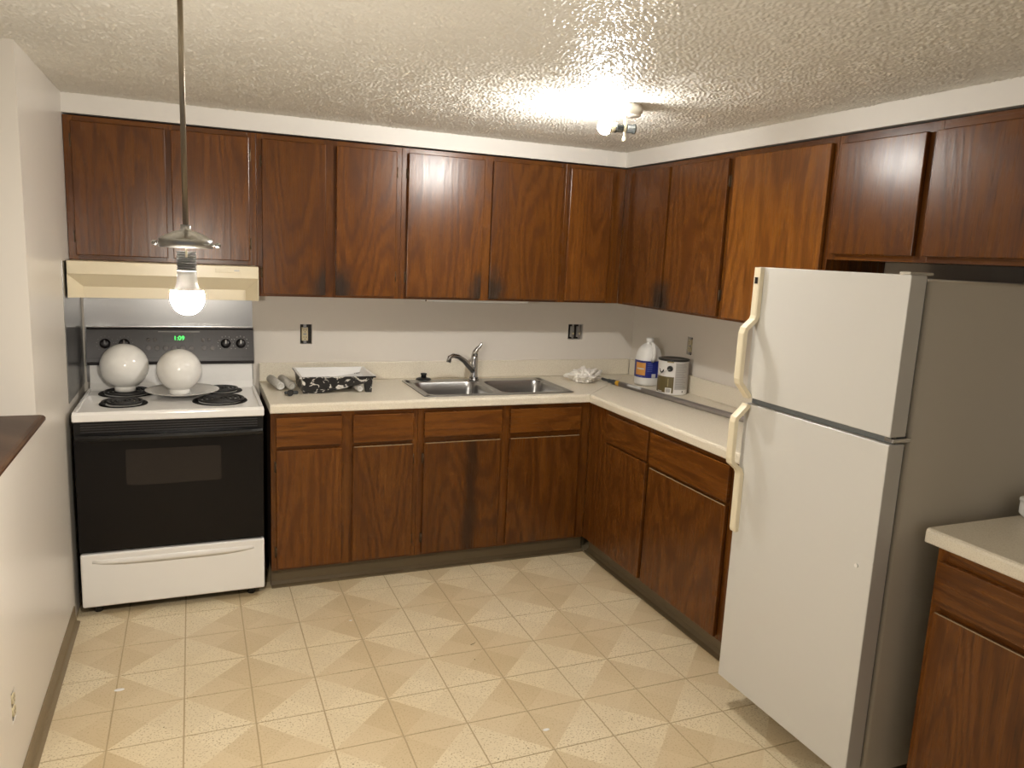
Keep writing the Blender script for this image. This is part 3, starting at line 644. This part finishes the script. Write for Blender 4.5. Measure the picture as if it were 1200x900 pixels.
# paint roller covers in clear wrap
def roller(label, p0, p1, r):
    p0, p1 = Vector(p0), Vector(p1); d = (p1-p0).normalized(); th = thing('paint_roller_cover', label, 'paint roller', p0-Vector((0, 0, r)), 'wrapped paint roller covers')
    MB().cyl(p0+d*.004, p1, r*.86, seg=20).build('nap', NAP, th); MB().lathe([(r*.80, .0035), (r*.80, 0), (r*.45, -.0012), (r*.44, .012), (.001, .012)], p0, 20, d).build('core', WPL, th)
    m = MB(); prof = [(r*.5, -.012), (r*.9, .002), (r*.97, .03), (r*.93, .08), (r*.97, .14), (r*.92, (p1-p0).length-.01), (r*.6, (p1-p0).length+.015)]
    m.lathe(prof, p0, 20, d)
    for v in m.bm.verts: v.co += Vector(noise.noise_vector(v.co*55))*.0025
    m.build('plastic_wrap', CLEAR, th)
roller('plastic-wrapped paint roller cover lying next to the range side of the counter', (.897, -.300, CT+.0245), (.868, -.070, CT+.0245), .0235)
roller('plastic-wrapped paint roller cover lying against the paint tray', (.951, -.300, CT+.0245), (.925, -.070, CT+.0245), .0235)
roller('paint roller cover tucked under the raised end of the paint tray', (1.2765, -.398, CT+.0185), (1.262, -.20, CT+.0185), .0175)
rh = thing('roller_handle', 'black roller handle lying in front of the wrapped roller covers', 'handle', (.935, -.41, CT))
MB().tube([(.925, -.448, CT+.0165), (.932, -.425, CT+.0155), (.938, -.405, CT+.0145)], [.0155, .0135, .010], 12).build('grip', BLK, rh)
MB().box(.905, .970, -.405, -.388, CT+.002, CT+.016, .004).build('collar', DARKG, rh)

# crumpled rag
m = MB(); bmesh.ops.create_icosphere(m.bm, subdivisions=5, radius=1)
for v in m.bm.verts:
    p = v.co.copy(); q = Vector((p.x*1.6, p.y*1.6, p.z*1.6))
    n1 = abs(noise.noise(q*1.5+Vector((3, 1, 7)))); n2 = abs(noise.noise(q*3.4+Vector((9, 2, 4)))); n3 = noise.noise(q*7.0)
    r = .74+.62*n1+.20*n2; lobe = 1+.22*math.sin(3*math.atan2(p.y, p.x)+.8)
    v.co = Vector((2.640+p.x*r*lobe*.088, -.250+p.y*r*lobe*.080, CT+.0015+max(0, (p.z*r*.62+.40))*.080))
for f in m.bm.faces: f.smooth = True
rag = thing('rag', 'crumpled white cotton rag on the counter at the mitred corner', 'rag', (2.64, -.22, CT)); m.build('cloth', CLOTH, rag)
m = MB(); tail = [(2.69, -.225, CT+.022), (2.725, -.205, CT+.022), (2.755, -.185, CT+.026), (2.785, -.165, CT+.036), (2.81, -.145, CT+.052)]; m.tube(tail, [.028, .020, .016, .013, .006], 10)
bmesh.ops.subdivide_edges(m.bm, edges=m.bm.edges[:], cuts=2, use_grid_fill=True)
for v in m.bm.verts: v.co += Vector(noise.noise_vector(v.co*60))*.007; v.co.z = max(v.co.z, CT+.0012)
for f in m.bm.faces: f.smooth = True
m.build('cloth_tail', CLOTH, rag)

# extension pole
P0, P1 = Vector((2.765, -.275, CT+.0155)), Vector((2.943, -1.97, CT+.0155)); d = (P1-P0).normalized()
pl = thing('extension_pole', 'grey telescoping extension pole with a yellow collar lying along the counter', 'pole', (2.84, -1.0, CT))
MB().cyl(P0+d*.150, P1, .0145, seg=18).build('tube', POLEM, pl)
MB().lathe([(.003, -.03), (.0085, -.028), (.0085, .035), (.012, .040), (.0125, .075), (.0145, .080), (.0145, .118)], P0, 16, d, (True, True)).build('threaded_tip', DARKG, pl)
MB().lathe([(.0148, .1182), (.0152, .122), (.0152, .148), (.0148, .1498)], P0, 18, d, (True, True)).build('collar', YELLOW, pl)
m = MB(); rings = []
vdir = Vector((-.75, -.15, .65)).normalized(); vdir = (vdir-d*vdir.dot(d)).normalized(); wdir = d.cross(vdir)
for t in (.235, .36): rings.append([P0+d*t+(vdir*math.cos(a)+wdir*math.sin(a))*.0148 for a in (-.5, -.25, 0, .25, .5)])
m.loft(rings, closed=False, caps=(False, False)); m.build('sticker', PRINT, pl)

# white jug with blue label
JX, JY_ = 2.988, -.385
jg = thing('jug', 'white plastic gallon jug with a blue and orange label', 'jug', (JX, JY_, CT))
jr = .0755; a_cam = math.atan2(-4.2-JY_, .5-JX)        # direction that faces the room
sec = lambda z, rx, k: [(JX+rx*math.copysign(abs(math.cos(t))**k, math.cos(t)), JY_+rx*.92*math.copysign(abs(math.sin(t))**k, math.sin(t)), CT+z) for t in [2*PI*i/40 for i in range(40)]]
m = MB(); m.loft([sec(z, r, k) for z, r, k in ((.001, .060, .8), (.004, .070, .8), (.012, .0745, .82), (.05, .0755, .82), (.15, .0755, .82), (.16, .0735, .85), (.185, .0715, .88), (.21, .064, .92), (.230, .050, 1), (.243, .033, 1), (.251, .021, 1), (.262, .019, 1))]); m.build('bottle', WPL, jg)
MB().lathe([(.0215, .256), (.0225, .258), (.0225, .276), (.021, .279), (.001, .279)], (JX, JY_, CT), 24, caps=(True, False)).build('cap', WPL, jg)
ha = a_cam+.35; hx, hy = math.cos(ha), math.sin(ha)
MB().tube([(JX+hx*o_, JY_+hy*o_, CT+z) for o_, z in ((.016, .246), (.040, .252), (.068, .244), (.086, .220), (.090, .192), (.084, .166), (.066, .152))], [.010, .011, .0115, .012, .012, .012, .013], 12).build('handle', WPL, jg)
def jug_patch(a0, a1, z0, z1, mt, name, off, parent):
    n = 14; m = MB()
    def ringz(z):
        out = []
        for i in range(n+1):
            t = a0+(a1-a0)*i/n; rx = jr+off; k = .82
            out.append((JX+rx*math.copysign(abs(math.cos(t))**k, math.cos(t)), JY_+rx*.92*math.copysign(abs(math.sin(t))**k, math.sin(t)), CT+z))
        return out
    m.loft([ringz(z0), ringz(z1)], closed=False, caps=(False, False)); return m.build(name, mt, parent)
lb = jug_patch(a_cam-1.5, a_cam+1.5, .050, .150, BLUE, 'label', .0008, jg)
jug_patch(a_cam-1.05, a_cam-.12, .064, .138, ORANGE, 'label_picture', .0014, lb)
jug_patch(a_cam-.95, a_cam-.25, .098, .106, PRINT, 'label_print', .0019, lb)
jug_patch(a_cam-.90, a_cam-.35, .054, .059, BLUE2, 'label_print', .0019, lb)
for k in range(5): jug_patch(a_cam+.05, a_cam+.45, .088+k*.011, .092+k*.011, BLUE2, 'label_print', .0016, lb)
jug_patch(a_cam+.42, a_cam+.66, .052, .074, PRINT, 'barcode', .0017, lb)

# paint can
KX, KY, KR = 2.986, -.645, .084
cn = thing('paint_can', 'gallon paint can with black lid and white, olive and grey label', 'paint can', (KX, KY, CT)); kc = (KX, KY, CT)
MB().lathe([(KR-.004, .001), (KR+.001, .0015), (KR+.001, .006), (KR, .008), (KR, .184), (KR+.0015, .186), (KR+.0015, .190), (KR-.004, .191)], kc, 48, caps=(True, True)).build('body', CANW, cn)
MB().lathe([(KR+.002, .1855), (KR+.003, .188), (KR+.003, .1945), (KR-.006, .1965), (KR-.010, .1925), (.001, .1925)], kc, 48).build('lid', BLK, cn)
kc2 = math.atan2(-4.2-KY, .5-KX)
def can_patch(name, mt, a0, a1, z0, z1, off, parent, n=14): return MB().arc_patch((KX, KY), KR+off, kc2+a0, kc2+a1, CT+z0, CT+z1, n).build(name, mt, parent)
g1 = can_patch('label_panel', OLIVE, -1.35, .10, .010, .100, .0006, cn); can_patch('label_highlight', OLIVE2, -.30, -.24, .045, .090, .0010, g1, 3); can_patch('label_print', PRINT, -1.1, -.68, .013, .018, .0010, g1, 6)
bc = can_patch('barcode', CANW, -.44, -.02, .010, .038, .0011, g1, 6)
for k in range(6): can_patch('barcode_bar', BLK, -.38+k*.052, -.355+k*.052, .013, .034, .0014, g1, 1)
g2 = can_patch('label_panel', GREYL, .16, 1.30, .030, .180, .0006, cn)
for k in range(14): can_patch('label_print', GREYP, .22, 1.0-.12*(k % 3), .040+k*.0098, .0428+k*.0098, .0010, g2, 8)
can_patch('label_mark', BLK, .72, .80, .015, .023, .0008, cn, 3)
m = MB()           # brush-script squiggle
sq = [(-1.02, .140), (-.95, .128), (-.86, .120), (-.76, .122), (-.68, .130), (-.64, .138)]
m.tube([(KX+(KR+.001)*math.cos(kc2+a), KY+(KR+.001)*math.sin(kc2+a), CT+z) for a, z in sq], [.0015, .003, .004, .003, .004, .002], 6); m.build('label_script', BLK, cn)
ear = kc2-.20; ec = (KX+(KR)*math.cos(ear), KY+KR*math.sin(ear), CT+.146); ed = (math.cos(ear), math.sin(ear), 0)
MB().lathe([(.0165, 0), (.0165, .004), (.012, .006), (.006, .006), (.005, .003), (.001, .003)], ec, 24, ed).build('handle_ear', BLK, cn)
e2 = kc2-1.15
wp = [(KX+(KR+.004+.006*math.sin(PI*t))*math.cos(ear+(e2-ear)*t), KY+(KR+.004+.006*math.sin(PI*t))*math.sin(ear+(e2-ear)*t), CT+.146-.055*t) for t in [i/12 for i in range(13)]]
MB().tube(wp, .0013, 6).build('wire_handle', WIRE, cn)
can_patch('lid_drip', OLIVE2, -.42, .02, .179, .1855, .0009, cn, 6)

# outlets without cover plates
def outlet_body(m_iv, c, ud, nd, th):
    """duplex outlet: c centre, ud across, nd outward"""
    c, ud, nd = Vector(c), Vector(ud), Vector(nd); up_ = Vector((0, 0, 1))
    def slab(name, hw, z0, z1, d0, d1, mt, u=0, rad=None):
        m = MB(); pts = rrect(u-hw, u+hw, z0, z1, min(rad or .002, hw*.98, (z1-z0)*.49), 4); m.loft([[c+ud*a+up_*b+nd*d_ for a, b in pts] for d_ in (d0, d1)], smooth=False); return m.build(name, mt, th)
    return slab
def duplex(name, label, c, ud, nd, hole_u, hw=.031, hh=.053, shift=-.006):
    th = thing(name, label, 'outlet', Vector(c)-Vector((0, 0, hh)), 'uncovered wall outlets'); sl = outlet_body(None, c, ud, nd, th)
    sl('wall_box', hw-.001, -hh+.001, hh-.001, -.055, -.030, BOXM)
    sl('mounting_strap', .008, -hh-.004, hh+.004, -.004, -.002, STEEL, shift)
    sl('device', .0165, -.036, .036, -.024, -.004, IVORY, shift)
    for s_ in (-1, 1):
        f = sl('socket_face', .0155, s_*.0195-.0145, s_*.0195+.0145, -.0042, .0015, IVORY, shift, .011)
        for u in (-.006, .006): sl('slot', .0014, s_*.0195-.001, s_*.0195+.008, .0013, .0019, BOXM, shift+u)
        sl('slot', .0025, s_*.0195-.0095, s_*.0195-.0045, .0013, .0019, BOXM, shift, .0024)
    return th
duplex('wall_outlet', 'ivory outlet without cover plate in the wall above the paint tray', ((H_OUT[0]+H_OUT[1])/2, 0, (H_OUT[2]+H_OUT[3])/2), (1, 0, 0), (0, -1, 0), None)
duplex('wall_outlet', 'uncovered outlet in the wall beside the paint can', (W, -(H_R[0]+H_R[1])/2, (H_R[2]+H_R[3])/2), (0, -1, 0), (-1, 0, 0), None, .025, .050, 0)
duplex('wall_outlet', 'uncovered outlet low in the half wall near the floor', (0, -(H_L[0]+H_L[1])/2, (H_L[2]+H_L[3])/2), (0, 1, 0), (1, 0, 0), None, .026, .047, .004)
th = thing('wall_switch', 'pair of wall switches without cover plate in a dark box above the rag', 'switch', (2.691, 0, 1.14))
sl = outlet_body(None, (2.691, 0, 1.187), (1, 0, 0), (0, -1, 0), th)
sl('wall_box', .050, -.046, .046, -.055, -.034, BOXM)
for u in (-.018, .026):
    sl('mounting_strap', .0065, -.050, .050, -.004, -.0025, STEEL, u); sl('device', .0085, -.033, .033, -.026, -.004, GREYL, u); sl('toggle', .004, -.016, -.004, -.004, .008, IVORY, u)
# under-cabinet light strip
ul = thing('under_cabinet_light', 'slim white light strip under the sink wall cabinet', 'light strip', (1.95, -.20, 1.372))
MB().box(1.645, 2.255, -.245, -.165, 1.374, 1.3895, .003).build('housing', WPL, ul); MB().box(1.70, 2.20, -.235, -.175, 1.370, 1.3738, .001).build('diffuser', OPALP, ul)
MB().cyl((1.652, -.247, 1.380), (1.652, -.252, 1.380), .004, seg=8).build('screw', HINGE, ul)
# white container on the short counter
wc = thing('container', 'white plastic container on the short countertop beside the refrigerator', 'container', (2.915, -2.785, CT))
MB().loft([[(x, y, z) for x, y in rrect(2.850+i, 2.980-i, -2.85+i, -2.720-i, .02)] for z, i in ((CT+.001, .012), (CT+.012, .003), (CT+.018, 0), (CT+.055, 0))]).build('tub', WPL, wc)
MB().loft([[(x, y, z) for x, y in rrect(2.848+i, 2.982-i, -2.852+i, -2.718-i, .02)] for z, i in ((CT+.0555, 0), (CT+.064, 0), (CT+.067, .004))]).build('lid', WPL, wc)

# ================================================================== lamps
# pendant without its shade
PX, PY = .492, -2.60
pd = thing('pendant_lamp', 'pendant lamp with bare lit bulb hanging from a thin rod', 'pendant lamp', (PX, PY, 1.51))
MB().lathe([(.060, ZC-.001), (.060, ZC-.012), (.045, ZC-.024), (.010, ZC-.030)], (PX, PY, 0), 32, caps=(True, True)).build('ceiling_canopy', NICKEL, pd)
MB().cyl((PX, PY, 1.672), (PX, PY, ZC-.029), .0052, seg=14).build('rod', RODM, pd)
fc = MB().lathe([(.0092, 1.678), (.0092, 1.668), (.018, 1.6665), (.033, 1.660), (.046, 1.6525), (.0485, 1.650), (.0485, 1.635), (.046, 1.635), (.046, 1.648), (.012, 1.655)], (PX, PY, 0), 40).build('shade_fitter', NICKEL, pd)
for a in (2.75, -.35, 4.9 - 2*PI + 2.6):
    u = Vector((math.cos(a), math.sin(a), 0)); c = Vector((PX, PY, 1.642))
    m = MB(); m.cyl(c+u*.047, c+u*.058, .0022, seg=8); m.lathe([(.0045, .056), (.0048, .058), (.0048, .063), (.003, .065)], c, 12, u, (True, True)); m.build('thumb_screw', NICKEL, fc)
m = MB(); prof = []
for k in range(9): z = 1.628-k*.0042; prof += [(.0178, z), (.0178, z-.002), (.0162, z-.0024), (.0162, z-.0040)]
m.lathe(prof, (PX, PY, 0), 28, caps=(True, True)); m.build('socket', SOCK, pd)
MB().box(PX-.002, PX+.002, PY-.0195, PY-.0165, 1.617, 1.645).build('socket_bracket', CREAM, pd)
bl_ = thing('light_bulb', 'lit round light bulb screwed into the pendant lamp', 'light bulb', (PX, PY, 1.505), 'lit light bulbs')
MB().lathe([(.0176, 1.5910), (.0178, 1.582), (.0188, 1.568), (.0220, 1.559), (.0292, 1.5535)], (PX, PY, 0), 28, caps=(True, False)).build('bulb_base', WPL, bl_)
prof = [(.0294, 1.5534)]+[(.031*math.cos(a), 1.540+.034*math.sin(a)) for a in [(.35-(PI/2+.35)*i/12) for i in range(13)]]
MB().lathe([(max(r, .0004), z) for r, z in prof], (PX, PY, 0), 24).build('bulb_dome', GLOWP, bl_)

# ceiling fixture without its globe
CX, CY = 2.075, -1.495
cf = thing('ceiling_lamp', 'cream round ceiling fixture with exposed sockets and no globe', 'ceiling lamp', (CX, CY, ZC-.12))
MB().lathe([(.062, ZC-.001), (.064, ZC-.006), (.064, ZC-.030), (.059, ZC-.033), (.059, ZC-.040), (.054, ZC-.043), (.001, ZC-.043)], (CX, CY, 0), 44, caps=(True, False)).build('canopy', CANOPY, cf)
MB().lathe([(.005, ZC-.043), (.005, ZC-.060), (.0085, ZC-.076), (.0085, ZC-.098), (.0045, ZC-.101), (.0045, ZC-.120), (.007, ZC-.122), (.007, ZC-.134), (.002, ZC-.137)], (CX, CY, 0), 20, caps=(True, True)).build('stem', CREAM, cf)
ax = Vector((-.93, .16, 0)).normalized(); ZB = ZC-.088; c = Vector((CX, CY, ZB))
for s_, sd in ((1, 'a'), (-1, 'b')):
    MB().lathe([(.009, .008), (.0165, .010), (.0165, .034), (.0195, .035), (.0195, .041), (.0150, .0415), (.0140, .018), (.001, .018)], c, 24, ax*s_, caps=(True, False)).build('socket', DARKG, cf)
bl_ = thing('light_bulb', 'lit light bulb lying sideways in the ceiling fixture', 'light bulb', c+ax*.04+Vector((0, 0, -.03)), 'lit light bulbs')
MB().lathe([(.0130, .020), (.0130, .038), (.0165, .044), (.0210, .054), (.0265, .064), (.0277, .0686)], c, 24, ax, (True, False)).build('bulb_base', CREAM, bl_)
prof = [(.0278, .0688)]+[(.030*math.cos(a), .080+.030*math.sin(a)) for a in [-.36+(PI/2+.36)*i/12 for i in range(13)]]
MB().lathe([(max(r, .0004), h) for r, h in prof], c, 24, ax).build('bulb_dome', GLOWC, bl_)
